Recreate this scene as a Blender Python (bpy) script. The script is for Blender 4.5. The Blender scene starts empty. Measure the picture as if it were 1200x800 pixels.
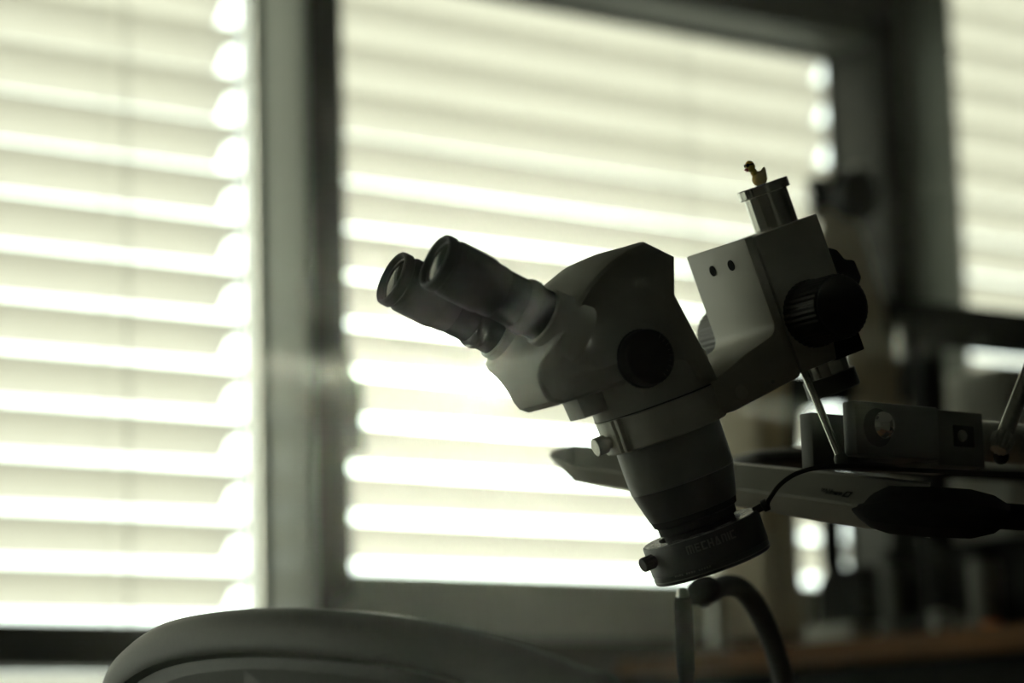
import bpy, bmesh, math, random
from mathutils import Vector, Matrix

random.seed(7)
C = bpy.context.scene.collection
R = math.radians

# ------------------------------------------------------------------ camera
FPX = 3200.0                                   # focal length in pixels of the 1200 px frame
CAM = Vector((0.0, 0.0, 0.72))
A52, PITCH, ROLL = R(52.0), R(9.3), 0.03
fh = Vector((math.cos(A52), math.sin(A52), 0)) # heading: 52 degrees off the window wall
rh = Vector((math.sin(A52), -math.cos(A52), 0))
FW = fh * math.cos(PITCH) + Vector((0, 0, math.sin(PITCH)))
u0 = -fh * math.sin(PITCH) + Vector((0, 0, math.cos(PITCH)))
UP = u0 * math.cos(ROLL) + rh * math.sin(ROLL)
RT = rh * math.cos(ROLL) - u0 * math.sin(ROLL)

cam_data = bpy.data.cameras.new('camera')
cam = bpy.data.objects.new('camera', cam_data)
C.objects.link(cam)
cam.matrix_world = Matrix(((RT.x, UP.x, -FW.x, CAM.x), (RT.y, UP.y, -FW.y, CAM.y), (RT.z, UP.z, -FW.z, CAM.z), (0, 0, 0, 1)))
cam_data.sensor_width = 36.0
cam_data.lens = 36.0 * FPX / 1200.0
cam_data.clip_start = 0.05
cam_data.dof.use_dof = True
cam_data.dof.focus_distance = 2.0
cam_data.dof.aperture_fstop = 3.0
bpy.context.scene.camera = cam


def ray(x, y):
    return FW + RT * ((x - 600.0) / FPX) + UP * ((400.0 - y) / FPX)


def pt(x, y, z):
    """world point seen at pixel x, y at depth z"""
    return CAM + ray(x, y) * z


def on_y(x, y, Y):
    d = ray(x, y)
    return CAM + d * (Y / d.y)


def on_x(x, y, X):
    d = ray(x, y)
    return CAM + d * (X / d.x)


# ------------------------------------------------------------------ sky and sun
SUN = ray(580, 445).normalized()
SKY, AUR1, AUR2, DISC, SUN_E = 2.4, 4.0, 14.0, 600.0, 6.5
w = bpy.data.worlds.new('sky')
bpy.context.scene.world = w
w.use_nodes = True
nt = w.node_tree
nt.nodes.clear()


def nd(tree, kind, **kw):
    n = tree.nodes.new(kind)
    for k, v in kw.items():
        setattr(n, k, v)
    return n


def mth(tree, op, a, b=None):
    n = nd(tree, 'ShaderNodeMath', operation=op)
    for i, v in enumerate((a, b)):
        if v is None:
            continue
        if isinstance(v, (int, float)):
            n.inputs[i].default_value = v
        else:
            tree.links.new(v, n.inputs[i])
    return n.outputs[0]


tc = nd(nt, 'ShaderNodeTexCoord')
nrm = nd(nt, 'ShaderNodeVectorMath', operation='NORMALIZE')
nt.links.new(tc.outputs['Generated'], nrm.inputs[0])
sub = nd(nt, 'ShaderNodeVectorMath', operation='DISTANCE')
nt.links.new(nrm.outputs[0], sub.inputs[0])
sub.inputs[1].default_value = SUN
dist = sub.outputs['Value']
a1 = mth(nt, 'MULTIPLY', mth(nt, 'EXPONENT', mth(nt, 'MULTIPLY', dist, -1 / 0.16)), AUR1)
a2 = mth(nt, 'MULTIPLY', mth(nt, 'EXPONENT', mth(nt, 'MULTIPLY', dist, -1 / 0.03)), AUR2)
dsc = mth(nt, 'MULTIPLY', mth(nt, 'LESS_THAN', dist, 0.0047), DISC)
tot = mth(nt, 'ADD', mth(nt, 'ADD', mth(nt, 'ADD', a1, a2), dsc), SKY)
bg = nd(nt, 'ShaderNodeBackground')
bg.inputs['Color'].default_value = (0.91, 0.985, 1.03, 1)
nt.links.new(tot, bg.inputs['Strength'])
wo = nd(nt, 'ShaderNodeOutputWorld')
nt.links.new(bg.outputs[0], wo.inputs['Surface'])

sl = bpy.data.lights.new('sun', 'SUN')
sl.energy = SUN_E
sl.angle = R(0.53)
sl.color = (1.0, 0.97, 0.90)
so = bpy.data.objects.new('sun', sl)
C.objects.link(so)
so.location = (2, 6, 4)
so.rotation_euler = SUN.to_track_quat('Z', 'Y').to_euler()

sc = bpy.context.scene
sc.view_settings.view_transform = 'Standard'
sc.view_settings.look = 'None'
sc.view_settings.gamma = 1.0
sc.view_settings.use_curve_mapping = False
sc.view_settings.exposure = 0.0

# ------------------------------------------------------------------ materials
MATS = {}


def mat(name, col, rough=0.5, metal=0.0, bump=0.0, scale=40.0, var=0.12, spec=0.5, coat=0.0):
    m = bpy.data.materials.new(name)
    m.use_nodes = True
    t = m.node_tree
    b = t.nodes['Principled BSDF']
    b.inputs['Roughness'].default_value = rough
    b.inputs['Metallic'].default_value = metal
    b.inputs['Specular IOR Level'].default_value = spec
    b.inputs['Coat Weight'].default_value = coat
    co = nd(t, 'ShaderNodeTexCoord')
    nz = nd(t, 'ShaderNodeTexNoise')
    nz.inputs['Scale'].default_value = scale
    nz.inputs['Detail'].default_value = 4
    t.links.new(co.outputs['Object'], nz.inputs['Vector'])
    rp = nd(t, 'ShaderNodeValToRGB')
    rp.color_ramp.elements[0].color = (*[c * (1 - var) for c in col], 1)
    rp.color_ramp.elements[1].color = (*[min(1, c * (1 + var)) for c in col], 1)
    rp.color_ramp.elements[0].position, rp.color_ramp.elements[1].position = 0.3, 0.7
    t.links.new(nz.outputs['Fac'], rp.inputs['Fac'])
    t.links.new(rp.outputs['Color'], b.inputs['Base Color'])
    if bump:
        bp = nd(t, 'ShaderNodeBump')
        bp.inputs['Strength'].default_value = bump
        bp.inputs['Distance'].default_value = 0.001
        t.links.new(nz.outputs['Fac'], bp.inputs['Height'])
        t.links.new(bp.outputs['Normal'], b.inputs['Normal'])
    MATS[name] = m
    return m


SCOPE = mat('grey_scope_paint', (0.46, 0.46, 0.41), 0.42, bump=0.05, scale=900, var=0.03)
MOUNT = mat('light_mount_paint', (0.55, 0.54, 0.48), 0.40, bump=0.05, scale=900, var=0.03)
DKBODY = mat('dark_grey_paint', (0.14, 0.14, 0.12), 0.4, var=0.05)
LOWCONE = mat('charcoal_paint', (0.045, 0.045, 0.04), 0.42, var=0.05)
BLACK = mat('black_plastic', (0.014, 0.014, 0.012), 0.42, var=0.2)
BLACKM = mat('black_matte', (0.007, 0.007, 0.006), 0.8, var=0.2, spec=0.2)
RUBBER = mat('black_rubber', (0.018, 0.018, 0.016), 0.62, bump=0.1, scale=1500)
CHROME = mat('polished_steel', (0.62, 0.62, 0.58), 0.12, metal=1.0, var=0.04)
STEEL = mat('brushed_steel', (0.45, 0.45, 0.42), 0.3, metal=1.0, bump=0.1, scale=200)
LENS = mat('coated_lens', (0.03, 0.04, 0.03), 0.08, spec=0.5, var=0.02)
LAMPM = mat('grey_lamp_paint', (0.38, 0.38, 0.34), 0.38, metal=0.2, var=0.04)
CLAMP = mat('olive_grey_paint', (0.06, 0.063, 0.05), 0.45, var=0.06)
PRINT = mat('pale_print', (0.22, 0.22, 0.19), 0.6, var=0.02)
DKPRINT = mat('dark_print', (0.02, 0.02, 0.018), 0.6, var=0.02)
SLAT = mat('slat_lacquer', (0.74, 0.73, 0.68), 0.8, spec=0.1, var=0.03, scale=6)
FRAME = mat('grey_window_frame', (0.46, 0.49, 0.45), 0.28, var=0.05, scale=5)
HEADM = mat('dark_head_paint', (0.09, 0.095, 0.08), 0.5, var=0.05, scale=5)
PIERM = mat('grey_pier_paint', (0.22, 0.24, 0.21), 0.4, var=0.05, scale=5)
FRAMED = mat('dark_and_shaded_frame', (0.035, 0.035, 0.03), 0.5, var=0.05, scale=5)
GASKET = mat('black_gasket', (0.012, 0.012, 0.012), 0.6)
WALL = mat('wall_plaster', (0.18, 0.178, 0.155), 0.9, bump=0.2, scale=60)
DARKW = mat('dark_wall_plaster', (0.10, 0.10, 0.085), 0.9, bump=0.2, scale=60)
FLOORM = mat('grey_lino', (0.16, 0.15, 0.13), 0.6, var=0.2, scale=3)
CEILM = mat('ceiling_paint', (0.30, 0.295, 0.27), 0.95, scale=20)
GROUND = mat('pale_gravel_ground', (0.30, 0.30, 0.26), 0.95, var=0.25, scale=0.6)
CHAIRM = mat('dark_shell_plastic', (0.05, 0.054, 0.046), 0.42, bump=0.08, scale=400)
WOOD = mat('brown_wood', (0.15, 0.068, 0.02), 0.7, spec=0.25, var=0.3, scale=9)
BEIGE = mat('beige_enamel', (0.56, 0.49, 0.35), 0.5, var=0.04, scale=8)
PALE = mat('pale_grey_plastic', (0.55, 0.57, 0.53), 0.5, var=0.05)
YELLOW = mat('yellow_vinyl', (0.75, 0.46, 0.03), 0.4, var=0.05)
RED = mat('red_orange_vinyl', (0.62, 0.05, 0.02), 0.4, var=0.05)
ORANGE = mat('orange_plastic', (0.6, 0.18, 0.03), 0.5)

st = SLAT.node_tree                                          # thin lacquered sheet that lets a little sunlight through
pb = st.nodes['Principled BSDF']
tl = nd(st, 'ShaderNodeBsdfTranslucent')
tl.inputs['Color'].default_value = (0.86, 0.80, 0.72, 1)
sx_ = nd(st, 'ShaderNodeMixShader')
sx_.inputs[0].default_value = 0.19
st.links.new(pb.outputs[0], sx_.inputs[1])
st.links.new(tl.outputs[0], sx_.inputs[2])
st.links.new(sx_.outputs[0], st.nodes['Material Output'].inputs['Surface'])


def glass_mat():
    m = bpy.data.materials.new('tinted_window_glass')
    m.use_nodes = True
    t = m.node_tree
    t.nodes.clear()
    tr = nd(t, 'ShaderNodeBsdfTransparent')
    tr.inputs['Color'].default_value = (0.957, 0.985, 0.915, 1)
    gl = nd(t, 'ShaderNodeBsdfGlossy')
    gl.inputs['Roughness'].default_value = 0.02
    lw = nd(t, 'ShaderNodeLayerWeight')                      # reflection grows towards grazing, alike on both faces
    f5 = mth(t, 'POWER', lw.outputs['Facing'], 5.0)
    fr = mth(t, 'ADD', mth(t, 'MULTIPLY', f5, 0.9), 0.04)
    mx = nd(t, 'ShaderNodeMixShader')
    t.links.new(fr, mx.inputs[0])
    t.links.new(tr.outputs[0], mx.inputs[1])
    t.links.new(gl.outputs[0], mx.inputs[2])
    o = nd(t, 'ShaderNodeOutputMaterial')
    t.links.new(mx.outputs[0], o.inputs['Surface'])
    return m


GLASS = glass_mat()


def ring_top_mat():
    m = mat('ring_mottled_top', (0.2, 0.2, 0.18), 0.25, var=0.7, scale=180)
    return m


RINGTOP = ring_top_mat()

# ------------------------------------------------------------------ mesh helpers
MM = 0.001


def frame(o, z, x=None):
    z = Vector(z).normalized()
    x = Vector(x) if x is not None else (Vector((1, 0, 0)) if abs(z.x) < 0.9 else Vector((0, 1, 0)))
    x = (x - z * x.dot(z)).normalized()
    y = z.cross(x)
    o = Vector(o)
    return Matrix(((x.x, y.x, z.x, o.x), (x.y, y.y, z.y, o.y), (x.z, y.z, z.z, o.z), (0, 0, 0, 1)))


def merge(bm, t, M=None):
    if M is not None:
        t.transform(M)
    me = bpy.data.meshes.new('t')
    t.to_mesh(me)
    bm.from_mesh(me)
    bpy.data.meshes.remove(me)
    t.free()
    return bm


def new():
    return bmesh.new()


def bevel(t, off, seg=2, angle=30):
    es = [e for e in t.edges if len(e.link_faces) == 2 and e.calc_face_angle(0) > R(angle)]
    bmesh.ops.bevel(t, geom=es, offset=off, segments=seg, affect='EDGES', profile=0.5, clamp_overlap=True)


def box(bm, x0, x1, y0, y1, z0, z1, bev=0, M=None, seg=2):
    t = bmesh.new()
    bmesh.ops.create_cube(t, size=1)
    for v in t.verts:
        v.co = Vector((x0 + (v.co.x + .5) * (x1 - x0), y0 + (v.co.y + .5) * (y1 - y0), z0 + (v.co.z + .5) * (z1 - z0)))
    if bev:
        bevel(t, bev, seg)
    return merge(bm, t, M)


def prism(bm, pts, y0, y1, bev=0, M=None, seg=2, angle=30):
    """polygon in x-z, extruded along y"""
    t = bmesh.new()
    a = [t.verts.new((p[0], y0, p[1])) for p in pts]
    b = [t.verts.new((p[0], y1, p[1])) for p in pts]
    n = len(pts)
    t.faces.new(a)
    t.faces.new(b[::-1])
    for i in range(n):
        t.faces.new((a[i], b[i], b[(i + 1) % n], a[(i + 1) % n]))
    bmesh.ops.recalc_face_normals(t, faces=t.faces)
    if bev:
        bevel(t, bev, seg, angle)
    return merge(bm, t, M)


def lathe(bm, prof, M=None, seg=48, ribs=0, rib_d=0.0, closed=False):
    """profile of (radius, height) around local z"""
    t = bmesh.new()
    rings = []
    for r, h in prof:
        if r <= 1e-9:
            rings.append([t.verts.new((0, 0, h))])
        else:
            rg = []
            for i in range(seg):
                a = 2 * math.pi * i / seg
                rr = r - (rib_d if ribs and (i * ribs * 2 // seg) % 2 else 0)
                rg.append(t.verts.new((rr * math.cos(a), rr * math.sin(a), h)))
            rings.append(rg)
    pairs = list(zip(rings[:-1], rings[1:]))
    if closed:
        pairs.append((rings[-1], rings[0]))
    for p, q in pairs:
        for i in range(seg):
            j = (i + 1) % seg
            if len(p) == 1 and len(q) == 1:
                break
            if len(p) == 1:
                t.faces.new((p[0], q[i], q[j]))
            elif len(q) == 1:
                t.faces.new((p[i], q[0], p[j]))
            else:
                t.faces.new((p[i], q[i], q[j], p[j]))
    if not closed:
        for rg in (rings[0], rings[-1]):
            if len(rg) > 1:
                t.faces.new(rg)
    bmesh.ops.recalc_face_normals(t, faces=t.faces)
    return merge(bm, t, M)


def tube(bm, pts, r, seg=12, M=None):
    t = bmesh.new()
    pts = [Vector(p) for p in pts]
    rs = r if isinstance(r, (list, tuple)) else [r] * len(pts)
    rings = []
    up = None
    for i, p in enumerate(pts):
        d = (pts[min(i + 1, len(pts) - 1)] - pts[max(i - 1, 0)]).normalized()
        if up is None:
            up = Vector((0, 0, 1)) if abs(d.z) < .9 else Vector((1, 0, 0))
        up = (up - d * up.dot(d)).normalized()
        s = d.cross(up)
        rings.append([t.verts.new(p + (up * math.cos(2 * math.pi * k / seg) + s * math.sin(2 * math.pi * k / seg)) * rs[i]) for k in range(seg)])
    for a, b in zip(rings[:-1], rings[1:]):
        for k in range(seg):
            t.faces.new((a[k], a[(k + 1) % seg], b[(k + 1) % seg], b[k]))
    t.faces.new(rings[0][::-1])
    t.faces.new(rings[-1])
    bmesh.ops.recalc_face_normals(t, faces=t.faces)
    return merge(bm, t, M)


def ball(bm, c, rx, ry=None, rz=None, M=None, sub=3):
    t = bmesh.new()
    bmesh.ops.create_icosphere(t, subdivisions=sub, radius=1)
    ry = ry or rx
    rz = rz or rx
    for v in t.verts:
        v.co = Vector((c[0] + v.co.x * rx, c[1] + v.co.y * ry, c[2] + v.co.z * rz))
    return merge(bm, t, M)


def loft(bm, rings, M=None, cap=True):
    t = bmesh.new()
    rs = [[t.verts.new(p) for p in rg] for rg in rings]
    n = len(rs[0])
    for a, b in zip(rs[:-1], rs[1:]):
        for k in range(n):
            t.faces.new((a[k], a[(k + 1) % n], b[(k + 1) % n], b[k]))
    if cap:
        t.faces.new(rs[0][::-1])
        t.faces.new(rs[-1])
    bmesh.ops.recalc_face_normals(t, faces=t.faces)
    return merge(bm, t, M)


def smooth_path(pts, n=8):
    pts = [Vector(p) for p in pts]
    out = []
    for i in range(len(pts) - 1):
        p0, p1, p2, p3 = pts[max(i - 1, 0)], pts[i], pts[i + 1], pts[min(i + 2, len(pts) - 1)]
        for k in range(n):
            t = k / n
            out.append(0.5 * ((2 * p1) + (p2 - p0) * t + (2 * p0 - 5 * p1 + 4 * p2 - p3) * t * t + (3 * p1 - p0 - 3 * p2 + p3) * t ** 3))
    out.append(pts[-1])
    return out


def obj(name, bm, m, parent=None, sm=32, scale=None):
    if scale:
        bm.transform(Matrix.Scale(scale, 4))
    me = bpy.data.meshes.new(name)
    bm.to_mesh(me)
    bm.free()
    me.materials.append(m)
    if sm:
        me.polygons.foreach_set('use_smooth', [True] * len(me.polygons))
        me.set_sharp_from_angle(angle=R(sm))
    o = bpy.data.objects.new(name, me)
    C.objects.link(o)
    if parent:
        o.parent = parent
    return o


def tag(o, label, cat, group=None):
    o['label'] = label
    o['category'] = cat
    if group:
        o['group'] = group
    return o


def thing(name, label, cat, M=None, group=None):
    o = bpy.data.objects.new(name, None)
    o.empty_display_size = 0.05
    C.objects.link(o)
    if M is not None:
        o.matrix_world = M if isinstance(M, Matrix) else Matrix.Translation(M)
    return tag(o, label, cat, group)


def struct(name, bm, m, parent=None):
    o = obj(name, bm, m, parent)
    if parent is None:
        o['kind'] = 'structure'
    return o


def sroot(name):
    o = bpy.data.objects.new(name, None)
    C.objects.link(o)
    o['kind'] = 'structure'
    return o


def text_bm(s, size, depth, bold=0.0):
    cu = bpy.data.curves.new('txt', 'FONT')
    cu.body = s
    cu.size = size
    cu.extrude = depth
    cu.offset = bold
    cu.resolution_u = 2
    cu.align_x = 'CENTER'
    cu.align_y = 'CENTER'
    o = bpy.data.objects.new('txt', cu)
    C.objects.link(o)
    bpy.context.view_layer.update()
    me = bpy.data.meshes.new_from_object(o)
    b = bmesh.new()
    b.from_mesh(me)
    bpy.data.objects.remove(o)
    bpy.data.curves.remove(cu)
    bpy.data.meshes.remove(me)
    return b


# ------------------------------------------------------------------ room shell
YF, YG, YB = 3.16, 3.285, 3.40          # room face of the frames, glass, blind slats
XL, XR, YBACK, H = -2.6, 5.6, -3.2, 2.75
ZTOP = on_y(800, 37, YG).z              # head of the windows
xa = on_y(362, 400, YF).x               # left face of the post between left and middle window
xb = on_y(409, 400, YF).x               # clear left edge of the middle window
xc = on_y(1038, 300, YF).x              # clear right edge of the middle window
xp0 = on_y(1064, 200, YF).x             # pier projecting into the room
zb2 = on_y(600, 677, YF).z              # clear bottom of the middle window
zb2b = on_y(600, 747, YF).z
zt1 = on_y(150, 731, YF).z              # transom of the left window, top and bottom
zt0 = on_y(50, 782, YF).z
xl0 = xa - 1.55                         # left edge of the left window
xr0 = on_y(1121, 150, YF - .117).x      # right edge of the pier
xr1 = xr0 + 1.5

bm = new(); box(bm, XL, XR, YBACK, YF + .2, -0.05, 0); struct('floor', bm, FLOORM)
bm = new(); box(bm, XL, XR, YBACK, YF + .2, H, H + .05); struct('ceiling', bm, CEILM)
bm = new(); box(bm, XL - .1, XL, YBACK, YF + .2, 0, H); struct('wall_left', bm, WALL)
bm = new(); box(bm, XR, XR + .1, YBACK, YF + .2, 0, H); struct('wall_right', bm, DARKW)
bm = new(); box(bm, XL, XR, YBACK - .1, YBACK, 0, H); struct('wall_back', bm, WALL)
wf = sroot('wall_front')
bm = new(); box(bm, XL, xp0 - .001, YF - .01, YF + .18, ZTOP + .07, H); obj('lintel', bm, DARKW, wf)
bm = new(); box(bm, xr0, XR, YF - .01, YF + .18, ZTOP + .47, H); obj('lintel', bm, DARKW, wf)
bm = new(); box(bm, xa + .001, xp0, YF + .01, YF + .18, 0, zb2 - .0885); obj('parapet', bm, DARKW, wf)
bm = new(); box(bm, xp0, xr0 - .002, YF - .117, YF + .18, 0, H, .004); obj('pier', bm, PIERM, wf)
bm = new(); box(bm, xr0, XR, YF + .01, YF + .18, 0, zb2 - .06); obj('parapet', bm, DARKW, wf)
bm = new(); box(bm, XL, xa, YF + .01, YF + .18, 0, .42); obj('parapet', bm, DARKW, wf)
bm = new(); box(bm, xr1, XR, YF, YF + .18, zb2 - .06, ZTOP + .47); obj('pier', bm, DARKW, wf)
bm = new(); box(bm, -60, 80, YF + .6, 160, -4.1, -4.0); struct('ground', bm, GROUND)


def window(n, x0, x1, z0, z1, stile=.05, m=FRAME, d0=YF, sides='lr'):
    r = sroot('window_%d' % n)
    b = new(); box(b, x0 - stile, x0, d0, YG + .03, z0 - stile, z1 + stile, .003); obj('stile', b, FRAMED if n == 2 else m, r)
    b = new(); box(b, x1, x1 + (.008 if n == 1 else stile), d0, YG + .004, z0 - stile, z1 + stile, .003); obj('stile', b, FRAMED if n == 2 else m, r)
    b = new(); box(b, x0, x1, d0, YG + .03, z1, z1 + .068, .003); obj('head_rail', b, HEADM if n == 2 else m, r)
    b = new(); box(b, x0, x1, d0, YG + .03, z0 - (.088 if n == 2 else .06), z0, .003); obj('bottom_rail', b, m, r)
    b = new()
    for (p, q, s, t_) in ((x0, x0 + .012, z0, z1), (x1 - .006, x1, z0, z1), (x0 + .012, x1 - .006, z1 - .01, z1), (x0 + .012, x1 - .006, z0, z0 + .008)):
        box(b, p, q, YG - .012, YG - .004, s, t_)
    obj('gasket', b, GASKET, r)
    b = new(); box(b, x0 + .001, x1 - .001, YG - .003, YG + .003, z0 + .001, z1 - .001); obj('pane', b, GLASS, r, sm=0)
    return r


post_w = xb - xa
w1 = window(1, xl0 + .05, xa - .001, .50, ZTOP, stile=.045)
b = new(); box(b, xl0 + .05, xa - .001, YF + .0, YG + .03, zt0, zt1, .003); obj('transom', b, FRAMED, w1)
b = new(); box(b, xa + .009, xb - post_w * .46, YF - .002, YG + .03, .45, ZTOP + .05, .002); obj('mullion', b, FRAMED, w1)  # darker colour puts the shade of the post's room-facing side into the material
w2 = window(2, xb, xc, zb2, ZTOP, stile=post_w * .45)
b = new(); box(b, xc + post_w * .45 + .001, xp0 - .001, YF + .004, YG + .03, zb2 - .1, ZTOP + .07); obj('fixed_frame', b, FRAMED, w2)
w3 = window(3, xr0 + .002, xr1 - .05, zb2, ZTOP + .4, stile=.001)
w4 = window(4, XL + .06, xl0 - .03, .50, ZTOP, stile=.045)

# window handle on the left stile of the middle window
hp = on_y(388, 440, YF)
hb = new()
hx = xb - post_w * .28
prism(hb, [(-.016, -.035), (.016, -.035), (.016, .035), (-.016, .035)], -.012, 0, .003, Matrix.Translation((hx, YF, hp.z)))
hz = on_y(425, 440, YF - .05).z
tube(hb, smooth_path([(hx, YF - .01, hp.z), (hx, YF - .025, hp.z), (hx + .001, YF - .035, hp.z - .02), (hx + .002, YF - .036, hp.z - .06), (hx + .004, YF - .034, hp.z - .115)], 5),
     [.011] * 8 + [.013] * 6 + [.012] * 7, 12)
obj('window_handle', hb, FRAMED, w2)


# ------------------------------------------------------------------ exterior venetian blinds
PITCH_S, CH, TILT = 0.0743, 0.0825, R(41)


def slat_mesh(length):
    """one curved slat along x, outer edge low, with narrow tongues at both ends"""
    t = bmesh.new()
    n = 8
    tab = 0.012
    tb = t
    prof = []
    for i in range(n + 1):
        s = (i / n - .5) * CH
        bulge = 0.006 * (1 - (2 * s / CH) ** 2)
        y = s * math.cos(TILT) + bulge * math.sin(TILT)
        z = -s * math.sin(TILT) + bulge * math.cos(TILT)
        prof.append((y, z))
    L = length / 2
    xs = [-L, -L + tab, L - tab, L]
    cols = [[t.verts.new((x, y, z)) for (y, z) in prof] for x in xs]
    for c in range(3):
        for i in range(n):
            if c != 1 and i >= 4:
                continue
            t.faces.new((cols[c][i], cols[c + 1][i], cols[c + 1][i + 1], cols[c][i + 1]))
    bmesh.ops.delete(t, geom=[v for v in t.verts if not v.link_faces], context='VERTS')
    me = bpy.data.meshes.new('slat')
    t.to_mesh(me)
    t.free()
    me.materials.append(SLAT)
    me.polygons.foreach_set('use_smooth', [True] * len(me.polygons))
    me.set_sharp_from_angle(angle=R(40))
    return me


def blind(x0, x1, z0, z1, label, cords, phase):
    r = thing('venetian_blind', label, 'blind', Vector(((x0 + x1) / 2, YB, z0)))
    me = slat_mesh(x1 - x0 - .006)
    k = math.ceil((z0 - phase) / PITCH_S)
    while phase + k * PITCH_S < z1:
        o = bpy.data.objects.new('slat', me)
        C.objects.link(o)
        o.parent = r
        o.location = (0, 0, phase + k * PITCH_S - z0)
        o.rotation_euler = (R(random.uniform(-.6, .6)), 0, 0)
        k += 1
    for sx in (-1, 1):
        b = new()
        box(b, sx * (x1 - x0) / 2 - .002 + (.012 if sx > 0 else -.012), sx * (x1 - x0) / 2 + .002 + (.012 if sx > 0 else -.012), -.012, .012, -.3, z1 - z0 + .1)
        obj('guide_rail', b, STEEL, r)
    for cx in cords:
        b = new()
        for dy in (-.031, .031):
            box(b, cx - (x0 + x1) / 2 - .0015, cx - (x0 + x1) / 2 + .0015, dy - .0006, dy + .0006, 0, z1 - z0)
        obj('ladder_cord', b, PALE, r)
    return r


PH1, PH2, PH3 = 1.014, 1.096, 1.074
xs1 = on_y(281, 300, YB).x
xs2 = on_y(977, 140, YB).x
cordx = on_y(136, 300, YB).x
blind(xl0 - .10, xs1, .40, ZTOP + .12, 'closed-down pale slatted blind filling the left window beside the post', [cordx, cordx - .9], PH1)
blind(xs1 + .035, xs2, zb2 - .12, ZTOP + .12, 'sunlit pale slatted blind in the middle window behind the microscope', [xb + .02, xb + .85], PH2)
blind(xs2 + .035, xr1 + .05, zb2 - .12, ZTOP + .5, 'pale slatted blind in the right window beyond the dark pier', [xr0 + .25], PH3)
blind(XL - .02, xl0 - .13, .40, ZTOP + .12, 'slatted blind of the next window, left outside the frame', [], PH1)

# ------------------------------------------------------------------ microscope frame of reference
PHI = R(32)
uu = Vector((-0.334, 0.943, 0.025)).normalized()
Lc = Vector((0.0625, 0.0, -1.0))
Lc = (Lc - uu * Lc.dot(uu)).normalized()
pp = Lc.cross(uu)
ff = -pp * math.cos(PHI) - Lc * math.sin(PHI)
nn = pp * math.sin(PHI) - Lc * math.cos(PHI)


def c2w(v):
    return RT * v.x + UP * v.y - FW * v.z


fW, nW, uW = c2w(ff), c2w(nn), c2w(uu)
SO = pt(830, 640, 2.0) - c2w(pp) * 0.0012
MS = Matrix(((fW.x, nW.x, uW.x, SO.x), (fW.y, nW.y, uW.y, SO.y), (fW.z, nW.z, uW.z, SO.z), (0, 0, 0, 1)))
PD = Vector((-math.cos(PHI), math.sin(PHI), 0))      # picture-right in the scope frame
VD = Vector((math.sin(PHI), math.cos(PHI), 0))       # towards the camera in the scope frame


def so_(name, bm_, m, parent, sm=32):
    return obj(name, bm_, m, parent, sm, MM)


def rad(al):
    """horizontal direction at angle al from the camera-facing side, positive to the right"""
    return PD * math.sin(R(al)) + VD * math.cos(R(al))


# ------------------------------------------------------------------ stereo microscope head
scope = thing('stereo_microscope', 'grey stereo microscope head with two black eyepieces, tilted against the sun', 'microscope', MS)

# side profile: forward, up, crown weight, half width
prof = [(-31, 113.5, 0, 43), (-30.5, 124, 0, 43), (-21, 183, .1, 43), (-31, 209, .1, 43), (-11, 226.5, .15, 43), (6, 225.3, .6, 43.5), (23, 222, 1, 45), (38, 217, .9, 48), (52, 211, .8, 51), (65, 203, .6, 53.5),
        (76, 195.5, .5, 55), (88, 187, .4, 55), (96, 180.5, .3, 53), (99, 175, .2, 46), (100.5, 169, .1, 35), (101, 163, 0, 28.5), (100.5, 156, 0, 25.5), (99.5, 149, 0, 24.5), (97, 142, 0, 24), (90, 137.5, 0, 26),
        (70, 136.5, 0, 30), (50, 135.5, 0, 30), (34, 134, 0, 30), (30, 113.5, 0, 30)]
rings = []
cxm, czm = 25, 170


def head_ring(fr, sc=1.0, sh=0.0):
    rg = []
    for (x, z, wt, wd) in prof:
        d = Vector((x - cxm, z - czm)); l = d.length
        d = d * ((l - sh) / l) * sc
        ww = wd + (43 - wd) * min(1, (1 - sc) * 2.3)
        rg.append((cxm + d.x, fr * min(ww, 55), czm + d.y + 6 * (1 - fr * fr) * wt))
    return rg


for fr, sc, sh in ((-1, .2, 0), (-1, .55, 0), (-1, .86, 0), (-1, 1, 4), (-.98, 1, 1.5), (-.94, 1, .4), (-.8, 1, 0), (-.55, 1, 0), (-.28, 1, 0), (0, 1, 0), (.28, 1, 0), (.55, 1, 0), (.8, 1, 0), (.94, 1, .4), (.98, 1, 1.5), (1, 1, 4), (1, .86, 0), (1, .55, 0), (1, .2, 0)):
    rings.append(head_ring(fr, sc, sh))
b = new(); loft(b, rings); so_('head_housing', b, SCOPE, scope, 28)

b = new()
prism(b, [(44, 120.5), (67, 121), (68.5, 137), (44, 137)], -11.5, 11.5, 1.5); so_('front_tab', b, MOUNT, scope)
b = new()
lathe(b, [(40, 113.2), (47.6, 113.2), (48, 114), (48, 135), (47, 138), (42, 140)], Matrix.Diagonal((1, .915, 1, 1)), seg=72); so_('base_collar', b, SCOPE, scope)
# thin dark joint between head and holder
b = new(); lathe(b, [(41, 112.6), (47.2, 112.6), (47.2, 113.4), (41, 113.4)], seg=72); so_('joint_line', b, BLACKM, scope)

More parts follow.
